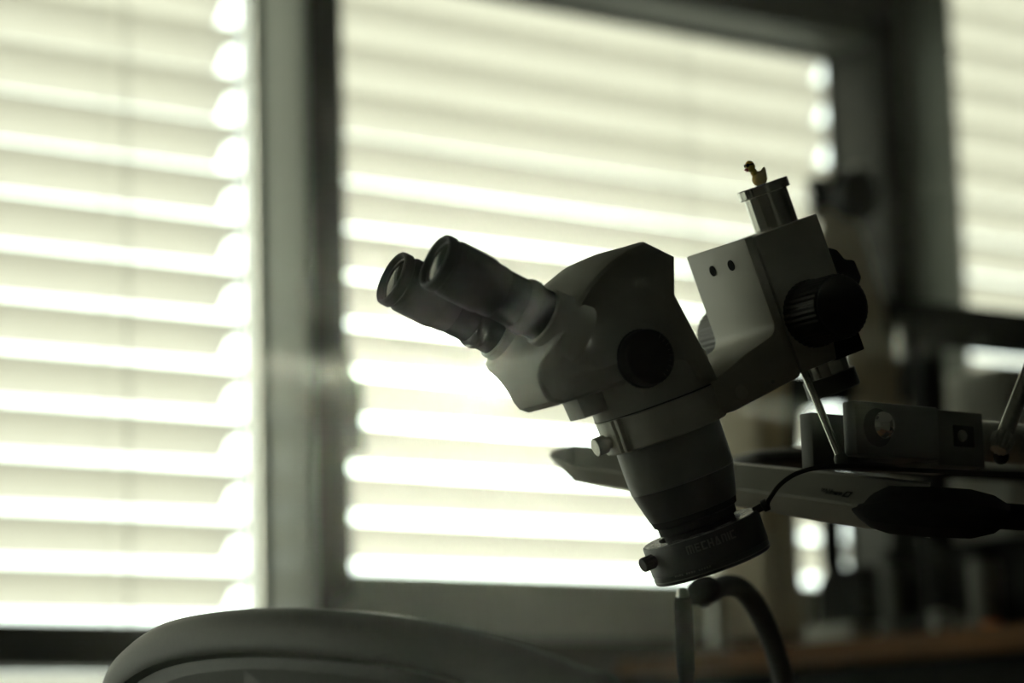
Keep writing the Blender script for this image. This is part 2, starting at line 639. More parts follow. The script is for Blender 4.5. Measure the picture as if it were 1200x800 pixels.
TH = R(43)
ed = Vector((math.cos(TH), 0, math.sin(TH)))
for sn in (1, -1):
    Me = frame((152, 36 * sn, 263), ed, (0, 1, 0))
    b = new()
    lathe(b, [(13.5, -7), (16.2, -4.5), (17.0, -1.2), (17.8, -.2), (19.0, 0), (20.2, -1), (20.6, -3), (20.6, -7.5), (19.5, -8.5), (19.3, -10), (19.5, -11.2), (20.4, -12.5), (20.6, -14),
              (20.6, -38), (20.2, -41), (19.2, -44), (19.0, -50), (18.4, -53), (13, -53)], Me, 64, closed=True)
    ep = so_('eyepiece', b, RUBBER, scope)
    b = new()
    lathe(b, [(15.6, -5), (15.4, -4.2), (12, -3.2), (8, -2.4), (4, -2.0), (0, -1.9)], Me, 48)
    so_('eye_lens', b, LENS, ep)
    b = new()
    lathe(b, [(15.0, -3.9), (15.8, -3.4), (16.4, -3.8), (16.2, -5), (15.0, -5)], Me, 48, closed=True)
    so_('lens_ring', b, BLACK, ep)
    b = new()
    lathe(b, [(18.2, -51), (18.2, -70), (19.6, -71.5), (20.4, -74), (20.4, -78), (19.4, -80.5), (18.6, -82), (18.6, -118)], Me, 56)
    so_('eyepiece_tube', b, BLACKM, scope)
    b = new()
    lathe(b, [(18.6, -90), (20.2, -90), (21.0, -91), (21.4, -96), (21.6, -122)], Me, 56)
    so_('tube_socket', b, SCOPE, scope)
b = new()
lathe(b, [(29, 12), (27, 12.5), (27, 17.5), (29.6, 18.5), (29.8, 24), (31.8, 25), (33.2, 30.5)], seg=64); so_('objective_collar', b, BLACKM, scope)
b = new()
lathe(b, [(31, 29), (33.4, 30), (38.6, 50), (39.2, 53)], seg=72); so_('lower_cone', b, LOWCONE, scope)
b = new()
lathe(b, [(37, 52.6), (39.6, 53.4), (39.9, 70), (40.0, 100)], seg=72); so_('zoom_body', b, DKBODY, scope)
for sn in (1, -1):
    b = new()
    Mk = frame((24, 42 * sn, 148), (0, sn, 0), (0, 0, 1))
    lathe(b, [(21.5, 0), (21.5, 1.5), (20.2, 2.2), (20.2, 11), (19.4, 12.4), (17, 12.8), (0, 12.8)], Mk, 80, 40, .35)
    kn = so_('zoom_knob', b, BLACK, scope)
    if sn > 0:
        b = new()
        for k in range(9):
            a = R(200 + k * 14)
            box(b, 15.2, 18.0 if k % 2 == 0 else 17.0, -.28, .28, 12.75, 12.95, 0, Mk @ Matrix.Rotation(a, 4, 'Z'))
        so_('scale_marks', b, PRINT, kn)

# ------------------------------------------------------------------ focus mount, arm and column
mount = thing('focus_mount', 'light grey focusing block with holder ring, black knobs and steel column', 'microscope mount', MS)
b = new()
lathe(b, [(40.6, 87.5), (45.4, 87), (46.2, 88), (46.8, 111.5), (46.2, 112.4), (40.6, 112.4)], seg=80, closed=True)
so_('holder_ring', b, MOUNT, mount)
b = new()
lathe(b, [(0, 40), (4.8, 40), (4.8, 49), (6.6, 49.4), (6.8, 50), (6.8, 57.4), (6.2, 58), (0, 58)], frame((0, 0, 97.5), rad(-63), (0, 0, 1)), 32)
so_('clamp_screw', b, STEEL, mount)
b = new()
d63 = rad(-63)
for sgn in (-1, 1):
    box(b, 43, 49.5, -1.6 + 3.4 * sgn + 4, 1.6 + 3.4 * sgn + 4, 88, 112, .5, frame((0, 0, 0), (0, 0, 1), rad(-47)))
so_('split_lug', b, MOUNT, mount)


def arc(cx, cz, r, a0, a1, n=6):
    return [(cx + r * math.cos(R(a0 + (a1 - a0) * i / n)), cz + r * math.sin(R(a0 + (a1 - a0) * i / n))) for i in range(n + 1)]


armp = [(-25, 89.5), (-36, 88.5), (-98, 94), (-101, 96), (-101, 203.5), (-93, 203.5), (-93, 141)] + arc(-83, 139, 10, 180, 262, 6) + [(-60, 124), (-36, 117), (-25, 115)]
b = new(); prism(b, armp, -41.5, 41.5, 1.2, angle=40); so_('bracket_arm', b, MOUNT, mount)
b = new()
for n_ in (-12, 14):
    lathe(b, [(0, 0), (4.1, 0), (4.1, .6), (0, .6)], frame((-92.9, n_, 187.5), (1, 0, 0)), 24)
so_('screw_hole', b, BLACKM, mount)
b = new()
prism(b, [(-103.2, 96), (-136, 96), (-140, 118), (-162, 126), (-162, 202.5), (-103.2, 202.5)], -41, 41, 1.0, angle=40); so_('focus_block', b, MOUNT, mount)
b = new()
prism(b, [(-136.6, 95), (-163, 95), (-163, 124.5), (-141, 117)], -40, 40.6, 1.0, angle=40); so_('friction_block', b, BLACKM, mount)
b = new()
lathe(b, [(0, 0), (5.6, 0), (5.6, .5), (4.8, .8), (0, .8)], frame((-46, 41.3, 99), (0, 1, 0)), 28); so_('arm_bolt', b, MOUNT, mount)
b = new()
lathe(b, [(0, 0), (1.7, 0), (1.5, .6), (0, .8)], frame((-75, 41.4, 98), (0, 1, 0)), 16); so_('set_screw', b, STEEL, mount)
KF, KU = -128, 134
for sn in (1, -1):
    Mk = frame((KF, 41 if sn > 0 else -46, KU), (0, sn, 0), (0, 0, 1))
    b = new()
    lathe(b, [(25.5, 0), (25.5, 5.5), (24.6, 7), (24.2, 8), (24.2, 37), (23.6, 38.5), (22.4, 39), (0, 39)], Mk, 144, 36, .5)
    kn = so_('focus_knob', b, BLACK, mount)
    b = new()
    lathe(b, [(22.2, 38.9), (22.6, 39.6), (22.2, 40), (21.4, 39.4)], Mk, 64, closed=True); so_('knob_rim', b, BLACK, kn)
# rear clamp wing
b = new()
prism(b, [(-161, 177), (-170, 172), (-174, 163), (-182, 160), (-183, 146), (-176, 138), (-161, 140)], 26, 40, 2); so_('clamp_wing', b, BLACKM, mount)
CF, CN = -144, 12
b = new()
lathe(b, [(0, 76), (16.2, 76), (17, 77), (17, 230), (0, 230)], frame((CF, CN, 0), (0, 0, 1)), 64); so_('column', b, CHROME, mount)
b = new()
lathe(b, [(0, 228.8), (19.2, 228.8), (20.0, 229.5), (20.0, 235.8), (19.4, 236.5), (0, 236.5)], frame((CF, CN, 0), (0, 0, 1)), 18); so_('column_cap', b, CHROME, mount)

b = new()
lathe(b, [(0, 71), (19.5, 71), (20.5, 72), (20.5, 84), (19.8, 85), (0, 85)], frame((CF, CN, 0), (0, 0, 1)), 48); so_('column_socket', b, CLAMP, mount)
# ------------------------------------------------------------------ rubber duck on the column
Md = MS @ Matrix.Translation(Vector((CF * MM, CN * MM, 236.5 * MM))) @ Matrix.Rotation(R(-12), 4, 'Z')
DS = Matrix.Diagonal((.94, 1.05, 1.2, 1))
duck = thing('rubber_duck', 'tiny yellow toy duck wearing dark sunglasses on the steel column cap', 'toy', Md)
b = new()
t = bmesh.new()
bmesh.ops.create_icosphere(t, subdivisions=3, radius=1)
for v in t.verts:
    x, y, z = v.co
    zz = z * (5.2 if z > 0 else 4.6)
    if z < -.75:
        zz = -3.6
    tail = max(0, -x - .35)
    v.co = Vector((x * 6.6 - tail * 1.2, y * 5.2 * (1 - .55 * tail), zz + 10.5 * tail ** 1.5 * (1 if z > -.4 else .4) + 3.5))
merge(b, t)
ball(b, (3.0, 0, 8.6), 2.9, 2.9, 3.0, sub=2)
b.transform(DS); so_('duck_body', b, YELLOW, duck, 60)
b = new(); ball(b, (4.4, 0, 13.0), 4.0, 3.9, 3.8, sub=3); b.transform(DS); so_('duck_head', b, YELLOW, duck, 60)
b = new()
ball(b, (8.0, 0, 12.0), 2.1, 2.2, .8, sub=2); ball(b, (7.6, 0, 11.0), 1.6, 1.8, .6, sub=2); b.transform(DS); so_('beak', b, RED, duck, 60)
b = new()
for sy in (-1, 1):
    ball(b, (6.9, 1.9 * sy, 14.1), 1.5, 1.75, 1.4, sub=2)
    tube(b, [(6.4, 3.2 * sy, 14.3), (4.2, 4.1 * sy, 14.2), (2.6, 3.7 * sy, 14.0)], .45, 6)
tube(b, [(8.0, -1.2, 14.4), (8.4, 0, 14.5), (8.0, 1.2, 14.4)], .45, 6)
b.transform(DS); so_('sunglasses', b, BLACKM, duck, 60)

# ------------------------------------------------------------------ ring light
ring = thing('ring_light', 'black ring light with pale lettering clamped round the microscope nose', 'ring light', MS)
b = new()
lathe(b, [(31, -14.5), (43.2, -15), (44.2, -14), (44.4, -8.2), (44.8, -7.8), (44.8, 13), (44.2, 14.2), (31.5, 14.2), (30.6, 12), (30.6, -10)], seg=96, closed=True)
so_('ring_housing', b, BLACK, ring)
b = new()
lathe(b, [(32, 14.1), (43.4, 14.1), (43.2, 14.7), (32.2, 14.7)], seg=96, closed=True); so_('ring_top', b, RINGTOP, ring)
b = new()
lathe(b, [(44.3, -12.6), (44.62, -12.4), (44.62, -11.9), (44.3, -11.7)], seg=96, closed=True); so_('trim_line', b, DKBODY, ring)


def wrap(bmt, r, al0, zc):
    """bend flat lettering (x right, y up, z out) round the ring"""
    for v in bmt.verts:
        al = al0 + v.co.x / r
        d = PD * math.sin(al) + VD * math.cos(al)
        q = d * (r + v.co.z)
        v.co = Vector((q.x, q.y, zc + v.co.y))
    return bmt


# block letters built from strokes: M E C H A N I C, each 4 x 6 mm
def letter(ch, s=1.0):
    W_, H_, k = 3.7 * s, 6.0 * s, 1.0 * s
    bars = {
        'M': [(0, 0, k, H_), ((W_ - k) / 2 + .0, 0, (W_ + k) / 2, H_), (W_ - k, 0, W_, H_), (0, H_ - k, W_, H_)],
        'E': [(0, 0, k, H_), (0, 0, W_, k), (0, H_ / 2 - k / 2, W_ * .85, H_ / 2 + k / 2), (0, H_ - k, W_, H_)],
        'C': [(0, 0, k, H_), (0, 0, W_, k), (0, H_ - k, W_, H_)],
        'H': [(0, 0, k, H_), (W_ - k, 0, W_, H_), (0, H_ / 2 - k / 2, W_, H_ / 2 + k / 2)],
        'N': [(0, 0, k, H_), (W_ - k, 0, W_, H_), (0, H_ - k, W_, H_)],
        'I': [(0, 0, k, H_)],
    }
    return bars.get(ch), W_ if ch != 'I' else k


b = new()
x = 0.0
for ch in 'MECHANIC':
    if ch == 'A':
        W_ = 4.2
        for (p, q) in (((0, 0), (W_ / 2 - .5, 6)), ((W_ - 1.1, 0), (W_ / 2 - .5, 6))):
            prism(b, [(p[0], p[1]), (p[0] + 1.1, p[1]), (q[0] + 1.1, q[1]), (q[0], q[1])], -.12, .12)
        prism(b, [(.9, 0), (W_ - .9, 0), (W_ - .9, .9), (.9, .9)], -.12, .12)
    else:
        bars, W_ = letter(ch)
        if ch == 'M':
            W_ = 5.2
            bars = [(0, 0, 1, 6), (2.1, 0, 3.1, 6), (4.2, 0, 5.2, 6), (0, 5, 5.2, 6)]
        for (x0, z0, x1, z1) in bars:
            prism(b, [(x0, z0), (x1, z0), (x1, z1), (x0, z1)], -.12, .12)
    for v in b.verts:
        if not v.tag:
            v.co.x += x
            v.tag = True
    x += W_ + 1.05
tot_w = x - 1.05
sh = 38.0 / tot_w
for v in b.verts:
    v.co = Vector(((v.co.x - tot_w / 2) * sh, v.co.z - 3.0, -v.co.y))
bmesh.ops.subdivide_edges(b, edges=[e for e in b.edges if abs(e.verts[0].co.x - e.verts[1].co.x) > 2], cuts=3)
wrap(b, 44.85, math.asin(5 / 44.8), 7.2)
bmesh.ops.recalc_face_normals(b, faces=b.faces)
so_('lettering', b, PRINT, ring, 0)
b = new()
for k in range(15):
    if k in (4, 9):
        continue
    hh = random.choice((1.0, 1.3, 1.5))
    prism(b, [(-15 + k * 2.0, -.7), (-13.8 + k * 2.0, -.7), (-13.8 + k * 2.0, hh - .7), (-15 + k * 2.0, hh - .7)], -.05, .1)
for v in b.verts:
    v.co = Vector((v.co.x, v.co.z, -v.co.y))
wrap(b, 44.85, math.asin(-15 / 44.8), -8.6)
so_('small_print', b, DKBODY, ring, 0)
b = new()
lathe(b, [(0, 42), (3.2, 42), (3.2, 46), (5.2, 46.4), (5.4, 47), (5.4, 55.5), (4.8, 56.2), (0, 56.2)], frame((0, 0, 6), rad(-58), (0, 0, 1)), 40, 14, .3)
so_('thumb_screw', b, BLACK, ring)
b = new()
Mp = frame((0, 0, 8), rad(82) + Vector((0, 0, .15)), (0, 0, 1))
lathe(b, [(0, 42), (3.0, 42), (3.0, 49), (4.6, 49.5), (4.6, 53.5), (3.2, 54), (0, 54)], Mp, 24)
so_('plug', b, BLACK, ring)
MSi = MS.inverted()
cb = [Mp @ Vector((0, 0, 53))]
for (x, y, z) in ((902, 584, 1.985), (915, 567, 1.975), (935, 554, 1.97), (962, 547.5, 1.972), (1000, 545.5, 1.98), (1045, 549, 2.0), (1100, 552, 2.02), (1210, 556, 2.05), (1330, 562, 2.1)):
    q = MSi @ pt(x, y, z)
    cb.append(q * 1000)
b = new(); tube(b, smooth_path(cb, 8), 1.75, 10); so_('power_cable', b, RUBBER, ring, 60)

# ------------------------------------------------------------------ boom clamp (parallel to the windows)
cp = pt(1003, 500, 2.015)
boom = thing('boom_clamp', 'dark olive clamp box with a bright domed screw below the focusing block', 'clamp', Vector((cp.x, cp.y, cp.z)))
zt = on_x(1003, 468, cp.x).z - cp.z
ztp = (pt(1003, 468, 2.015).z - cp.z)
zbm = (pt(1003, 533, 2.015).z - cp.z)
b = new(); box(b, 0, .088, 0, .0135, zbm, ztp, .0012); obj('near_plate', b, CLAMP, boom)
b = new(); box(b, 0, .088, .046, .059, zbm - .004, ztp - .003, .0012); obj('far_plate', b, CLAMP, boom)
b = new(); box(b, .046, .088, .0137, .0458, zbm + .002, ztp - .002, .001); obj('web', b, CLAMP, boom)
b = new(); box(b, .0885, .140, .002, .056, zbm - .003, ztp - .001, .0015); obj('boom_socket', b, CLAMP, boom)
b = new()
lathe(b, [(0, 0), (.0105, 0), (.0107, .001), (.0102, .003), (.0085, .0058), (.005, .0078), (0, .0085)], frame((.0275, -.0002, .003 + (ztp + zbm) / 2), (0, -1, 0)), 40)
obj('domed_screw', b, CHROME, boom)
b = new(); lathe(b, [(0, 0), (.0145, 0), (.0145, .0008), (0, .0008)], frame((.0225, .0002, .001 + (ztp + zbm) / 2), (0, -1, 0)), 40); obj('screw_washer', b, BLACKM, boom)
b = new(); box(b, .106, .128, .0008, .003, zbm + .012, ztp - .012, .0006); fr_ = obj('inset_plate', b, BLACKM, boom)
b = new(); lathe(b, [(0, 0), (.0045, 0), (.004, .002), (0, .0024)], frame((.114, .0008, (ztp + zbm) / 2), (0, -1, 0)), 20); obj('socket_bolt', b, DKBODY, fr_)
b = new(); lathe(b, [(0, .1405), (.016, .1405), (.016, .75), (0, .75)], frame((0, .028, (ztp + zbm) / 2 + .002), (1, 0, 0)), 40); obj('boom_tube', b, STEEL, boom)
rA, rB = pt(942, 434, 2.035) - cp, pt(985.5, 538, 2.02) - cp
b = new(); tube(b, [rA, rA.lerp(rB, .5), rB], .0030, 20); obj('clamp_lever', b, CHROME, boom, 60)
b = new(); ball(b, rB, .0055, .0055, .0055, sub=2); obj('lever_tip', b, CLAMP, boom, 60)
stz = 0.70 - cp.z
b = new(); lathe(b, [(0, stz + .02), (.017, stz + .02), (.017, .12), (0, .12)], frame((.70, .028, 0), (0, 0, 1)), 32); obj('stand_post', b, STEEL, boom)
b = new(); box(b, .58, .86, -.12, .18, stz + .0005, stz + .022, .006); obj('stand_base', b, CLAMP, boom)

# ------------------------------------------------------------------ locking lever at the right edge
lv = thing('locking_lever', 'slanted steel lever with knurled end at the right edge', 'lever', pt(1172, 522, 2.06))
o0 = pt(1172, 522, 2.06)
pA, pB = pt(1173, 520, 2.06) - o0, pt(1206, 436, 2.09) - o0
b = new(); tube(b, [pA, pA.lerp(pB, .1), pA.lerp(pB, .5), pB, pB + (pB - pA) * .4], .0062, 20); obj('lever_rod', b, STEEL, lv, 60)
b = new(); lathe(b, [(0, -.007), (.007, -.006), (.0095, -.002), (.0095, .005), (.007, .009), (0, .009)], frame(pA, pB - pA), 36, 12, .0012); obj('knurled_end', b, STEEL, lv)
b = new(); tube(b, [pA + Vector((0, 0, -.001)), pA + Vector((.012, .012, -.003)), pA + Vector((.026, .024, -.006))], .006, 12); obj('pivot_stub', b, BLACKM, lv, 60)

# ------------------------------------------------------------------ long machine lamp behind the microscope
LZ = 0.966
lamp = thing('machine_lamp', 'long grey bar lamp with black end cap passing behind the microscope', 'lamp', pt(1000, 600, 2.13 * LZ))
lo = pt(1000, 600, 2.13 * LZ)


def lsec(a):
    return [pt(p[0], p[1], p[2] * LZ) - lo for p in a]


def lamp_sec(x, yt, yr, yb, z, dz=.045, dx=0):
    """top back edge, ridge nearest the camera, bottom front, bottom back"""
    return lsec([(x + dx, yt, z + dz), (x + dx * .5, yt + 3, z + dz * .55), (x, yr - 2, z + .001), (x, yr + 1.5, z), (x, yb - 2, z + .012), (x, yb, z + .016), (x + dx * .6, yb - 3, z + dz)])


b = new()
loft(b, [lamp_sec(644, 531, 534, 536, 2.345, .02), lamp_sec(648, 527, 536, 541, 2.342, .03), lamp_sec(672, 521, 547, 563, 2.33, .045), lamp_sec(700, 523.5, 550, 568, 2.31), lamp_sec(760, 530, 558, 578, 2.27), lamp_sec(880, 543, 575, 596, 2.19),
          lamp_sec(960, 551, 586, 611, 2.145), lamp_sec(1035, 559, 597, 622, 2.11), lamp_sec(1090, 565, 604, 630, 2.085)])
lb = obj('lamp_body', b, LAMPM, lamp, 20)
b = new()
cap = []


def cap_sec(x, yt, yb, z, s, mid=.5):
    ym = yt + (yb - yt) * mid
    return lsec([(x, yt, z + .05), (x, yt + 2, z + .03), (x, ym - (ym - yt) * .35, z + .004), (x, ym, z), (x, ym + (yb - ym) * .6, z + .004), (x, yb, z + .016), (x, yb - 2, z + .05)])


loft(b, [cap_sec(998, 594, 598, 2.118, 1), cap_sec(1006, 586, 607, 2.109, 1), cap_sec(1020, 577, 618, 2.10, 1), cap_sec(1042, 567.5, 625.5, 2.088, 1), cap_sec(1090, 569.5, 629.5, 2.066, 1), cap_sec(1138, 573, 631, 2.047, 1),
          cap_sec(1165, 580, 625, 2.04, 1), cap_sec(1184, 592, 612, 2.04, 1)])
obj('end_cap', b, BLACKM, lamp, 25)
b = new(); tube(b, [pt(1150, 603, 2.09 * LZ) - lo, pt(1200, 606, 2.14 * LZ) - lo, pt(1330, 612, 2.3 * LZ) - lo], .010, 16)
obj('lamp_arm', b, BLACKM, lamp, 60)
# printed maker's name and square emblem on the upper facet
tb_ = text_bm('Waldmann', .0062, .0002, .00008)


def on_facet(px, py):
    """point of the lamp's upper facet seen at a pixel"""
    P0, P1, P2 = pt(880, 573, 2.191 * LZ), pt(1035, 595, 2.111 * LZ), pt(960, 554, (2.145 + .0248) * LZ)
    nrm_ = (P1 - P0).cross(P2 - P0)
    d = ray(px, py)
    return CAM + d * ((P0 - CAM).dot(nrm_) / d.dot(nrm_)), (P1 - P0).normalized(), nrm_.normalized()


cen, ex, nz_ = on_facet(975, 577.6)
if nz_.dot(FW) > 0:
    nz_ = -nz_
ey = nz_.cross(ex)
Mt = Matrix(((ex.x, ey.x, nz_.x, cen.x - lo.x), (ex.y, ey.y, nz_.y, cen.y - lo.y), (ex.z, ey.z, nz_.z, cen.z - lo.z), (0, 0, 0, 1)))
xs_ = [v.co.x for v in tb_.verts]
wd = max(xs_) - min(xs_)
tb_.transform(Matrix.Diagonal((.0195 / wd, 1.15, 1, 1)))
tb_.transform(Mt @ Matrix.Translation((0, 0, .0012)))
obj('name_print', tb_, DKPRINT, lamp, 0)
b = new()
s_ = .0056
for (p0, p1, p2, p3) in ((0, 0, 1, .2), (0, .8, 1, 1), (0, .2, .2, .8), (.8, .2, 1, .8)):
    pts_ = [((p0 + .35 * p1) * s_, p1 * s_), ((p2 + .35 * p1) * s_, p1 * s_), ((p2 + .35 * p3) * s_, p3 * s_), ((p0 + .35 * p3) * s_, p3 * s_)]
    t = bmesh.new()
    lo_v = [t.verts.new((x, y, .001)) for x, y in pts_]
    hi_v = [t.verts.new((x, y, .0014)) for x, y in pts_]
    t.faces.new(lo_v[::-1]); t.faces.new(hi_v)
    for i in range(4):
        t.faces.new((lo_v[i], lo_v[(i + 1) % 4], hi_v[(i + 1) % 4], hi_v[i]))
    merge(b, t, Mt @ Matrix.Translation((.0108, -.0030, .0002)))
obj('square_emblem', b, DKPRINT, lamp, 0)

# ------------------------------------------------------------------ black dish on the lamp's far side
dp = pt(925, 541, 2.42)
dish = thing('black_dish', 'flat black dish with a faintly shining top above the bar lamp', 'dish', dp)
b = new(); lathe(b, [(0, -.006), (.05, -.006), (.055, -.002), (.055, .003), (.04, .008), (0, .010)], Matrix.Identity(4), 48); obj('dish_shell', b, BLACK, dish)
b = new(); tube(b, [(0, 0, 0), pt(1000, 546, 2.45) - dp, pt(1340, 566, 2.6) - dp], .006, 12); obj('dish_stem', b, BLACKM, dish)

# ------------------------------------------------------------------ gooseneck hose and upright rod
gp = pt(818, 697, 2.22)
goose = thing('gooseneck_hose', 'thick black gooseneck hose arching down behind the ring light', 'hose', gp)
path = [pt(822, 700, 2.2), pt(833, 693, 2.21), pt(850, 686, 2.23), pt(868, 690, 2.25), pt(887, 712, 2.27), pt(902, 745, 2.28), pt(914, 780, 2.285), pt(925, 820, 2.29), pt(945, 900, 2.3), pt(952, 930, 2.3)]
path = smooth_path([p - gp for p in path], 8)
b = new(); tube(b, path, [.0088 + .0004 * (i % 2) for i in range(len(path))], 16); obj('hose', b, RUBBER, goose, 60)
b = new(); tube(b, smooth_path([pt(818, 706, 2.195) - gp, pt(818, 700, 2.195) - gp, pt(822, 692, 2.2) - gp, pt(834, 688, 2.21) - gp], 4), [.007, .0085, .0095, .0105, .011, .011, .011, .011, .011, .011, .0105, .010, .009], 20); obj('hose_end', b, BLACKM, goose, 60)

rp_ = pt(803, 800, 2.13)
rod = thing('upright_rod', 'slim dark upright rod with rounded metal tip below the ring light', 'rod', rp_)
pts_ = [pt(800, 697, 2.12) - rp_, pt(809, 900, 2.14) - rp_]
ax = (pts_[0] - pts_[1])
ln = ax.length
b = new(); lathe(b, [(0, 0), (.0060, 0), (.0060, ln - .065), (.0072, ln - .06), (.0072, ln - .006), (.0060, ln - .001), (0, ln - .001)], frame(pts_[1], ax), 24); obj('rod_shaft', b, BLACKM, rod)
b = new(); lathe(b, [(.0052, ln - .002), (.0046, ln + .003), (.003, ln + .0055), (0, ln + .006)], frame(pts_[1], ax), 24); obj('rod_tip', b, STEEL, rod)

# ------------------------------------------------------------------ desk below the frame that carries these
bm = new(); box(bm, 1.18, 2.35, .95, 2.2, .655, .70, .004)
desk = thing('work_desk', 'plain work desk under the microscope, below the picture edge', 'desk', Vector((1.7, 1.6, 0)))
bm.transform(Matrix.Translation((-1.7, -1.6, 0)))
obj('desk_top', bm, WOOD, desk)
for sx in (-.48, .6):
    for sy in (-.6, .55):
        b = new(); box(b, sx - .025, sx + .025, sy - .025, sy + .025, 0, .655, .003); obj('leg', b, FRAMED, desk)

# ------------------------------------------------------------------ chair
cl, crr = pt(103, 800, 2.06), pt(690, 800, 1.68)
dv = crr - cl
dv.z = 0
dv.normalize()
nv = Vector((-dv.y, dv.x, 0))
if nv.dot(FW) > 0:
    nv = -nv                                          # towards the camera


def on_chair(px, py):
    d = ray(px, py)
    tpar = (cl - CAM).dot(nv) / d.dot(nv)
    q = CAM + d * tpar
    return (q - cl).dot(dv), q.z


top = [on_chair(*p) for p in ((103, 800), (110, 787), (125, 771), (150, 755), (180, 741), (215, 729), (260, 720), (310, 714.5), (370, 712.5), (430, 715), (490, 721), (540, 731), (585, 745), (625, 762), (660, 781), (690, 803))]
z0c = min(top[0][1], top[-1][1])
wid = top[-1][0] - top[0][0]
low = [(top[-1][0] + .008, z0c - .06), (top[-1][0] + .004, z0c - .16), (top[-1][0] - .03, z0c - .26), (top[-1][0] - .09, z0c - .30), (wid / 2, z0c - .31), (.09, z0c - .30), (.03, z0c - .26), (-.004, z0c - .16), (-.010, z0c - .06)]
outl = [Vector((a, 0, z)) for a, z in top + low]
outl = [Vector((v.x, 0, v.z)) for v in smooth_path(outl + [outl[0]], 3)[:-1]]
cen2 = Vector((wid / 2, 0, z0c - .11))


def shrink(d, dep):
    out = []
    n = len(outl)
    for i, p in enumerate(outl):
        tg = (outl[(i + 1) % n] - outl[i - 1]).normalized()
        inn = Vector((-tg.z, 0, tg.x))
        if inn.dot(cen2 - p) < 0:
            inn = -inn
        q = p + inn * d if d < .06 else p.lerp(cen2, d)
        bow = .05 * (1 - ((q.x - cen2.x) / (wid / 2)) ** 2)          # shell bows towards the camera
        w_ = cl + dv * q.x + nv * (dep + bow - .022)
        out.append(Vector((w_.x, w_.y, q.z)))
    return out


cbase = cl + dv * (wid / 2)
cbase = Vector((cbase.x, cbase.y, 0))
chair = thing('office_chair', 'dark shell-backed office chair in the lower left foreground', 'chair', cbase)


def rel(rg):
    return [p - cbase for p in rg]


b = new()
loft(b, [rel(shrink(.24, -.016)), rel(shrink(.012, -.016)), rel(shrink(.003, -.012)), rel(shrink(0, -.004)), rel(shrink(.001, .004)), rel(shrink(.006, .011)), rel(shrink(.014, .014)), rel(shrink(.022, .0155)),
          rel(shrink(.028, .0155)), rel(shrink(.031, .014)), rel(shrink(.034, .007)), rel(shrink(.040, .0065)), rel(shrink(.056, .009)), rel(shrink(.24, .012))])
obj('backrest', b, CHAIRM, chair, 40)
ha, hz_ = on_chair(245, 755)
hq = cl + dv * ha + nv * .0105
b = new(); lathe(b, [(0, 0), (.006, 0), (.0075, .0012), (.006, .002), (.005, .0005), (0, .0004)], frame(Vector((hq.x, hq.y, hz_)) - cbase, nv)); obj('back_plug', b, BLACKM, chair)
sd = -nv
b = new(); box(b, -.23, .23, -.02, .42, .44, .51, .02, frame((0, 0, 0), (0, 0, 1), -dv)); obj('seat', b, CHAIRM, chair)
b = new(); tube(b, smooth_path([sd * .25 + Vector((0, 0, .43)), sd * .02 + Vector((0, 0, .43)), nv * .035 + Vector((0, 0, .5)), nv * .03 + Vector((0, 0, .62))], 5), .02, 12); obj('back_support', b, BLACKM, chair)
b = new(); lathe(b, [(0, .08), (.03, .08), (.03, .44), (0, .44)], Matrix.Translation(sd * .2), 24); obj('pedestal', b, STEEL, chair)
for k in range(5):
    a = R(72 * k + 20)
    e_ = sd * .2 + Vector((math.cos(a) * .3, math.sin(a) * .3, 0))
    b = new(); tube(b, [sd * .2 + Vector((0, 0, .1)), e_ + Vector((0, 0, .07))], [.025, .016], 10)
    lg = obj('leg', b, BLACKM, chair)
    b = new(); lathe(b, [(0, -.012), (.024, -.012), (.026, 0), (.024, .012), (0, .012)], frame(e_ + Vector((0, 0, .0265)), (-math.sin(a), math.cos(a), 0)), 20); obj('caster', b, BLACK, lg)

# ------------------------------------------------------------------ side bench running to the windows
XBN = 2.53
zbn = on_x(1200, 730, XBN).z
bench = thing('lab_bench', 'brown wooden lab bench running towards the windows behind the microscope', 'bench', Vector((XBN + .4, 1.9, 0)))
b = new(); box(b, -.4, .45, -1.7, 1.12, zbn - .029, zbn, .002); obj('bench_top', b, WOOD, bench)
b = new(); box(b, -.34, .44, -1.65, 1.1, 0, zbn - .03, .002); obj('bench_cabinet', b, BLACKM, bench)


def bx(px, py=700, dx=.0):
    return on_x(px, py, XBN + dx)


# beige cabinet
q0, q1 = bx(838, 700, .05), bx(900, 700, .05)
cz1 = on_x(900, 425, XBN + .05).z
cab = thing('instrument_cabinet', 'beige upright instrument case on the bench behind the bar lamp', 'case', Vector((q0.x, (q0.y + q1.y) / 2, zbn + .0005)))
hw = abs(q0.y - q1.y) / 2
b = new(); box(b, 0, .075, -hw, hw, .012, cz1 - zbn, .018, seg=4); obj('case_body', b, BEIGE, cab)
for sy in (-1, 1):
    for x_ in (.018, .057):
        b = new(); lathe(b, [(0, 0), (.012, 0), (.012, .0125), (0, .0125)], Matrix.Translation((x_, sy * (hw - .03), 0)), 16); obj('foot', b, BLACKM, cab)
# metal tube standing before the case, catching the light
qv = bx(846, 700, .022)
can = thing('steel_tube', 'bright steel tube standing on the bench left of the beige case', 'tube', Vector((qv.x, qv.y + .01, zbn + .0005)))
b = new(); lathe(b, [(.016, 0), (.016, .10), (.0175, .101), (.0175, .106), (.010, .110), (0, .110)], Matrix.Identity(4), 32); obj('tube_body', b, CHROME, can)

# second microscope
q = bx(1012, 400, .10)
ms2 = thing('bench_microscope', 'out-of-focus beige microscope with black knobs on the bench by the dark pier', 'microscope', Vector((q.x, q.y, zbn + .0005)))
sc2 = (q - CAM).dot(FW) / FPX                         # metres per pixel at that depth


def rel2(px, py, dz=0):
    p = pt(px, py, (q - CAM).dot(FW) + dz)
    return p - Vector((q.x, q.y, zbn + .0005))


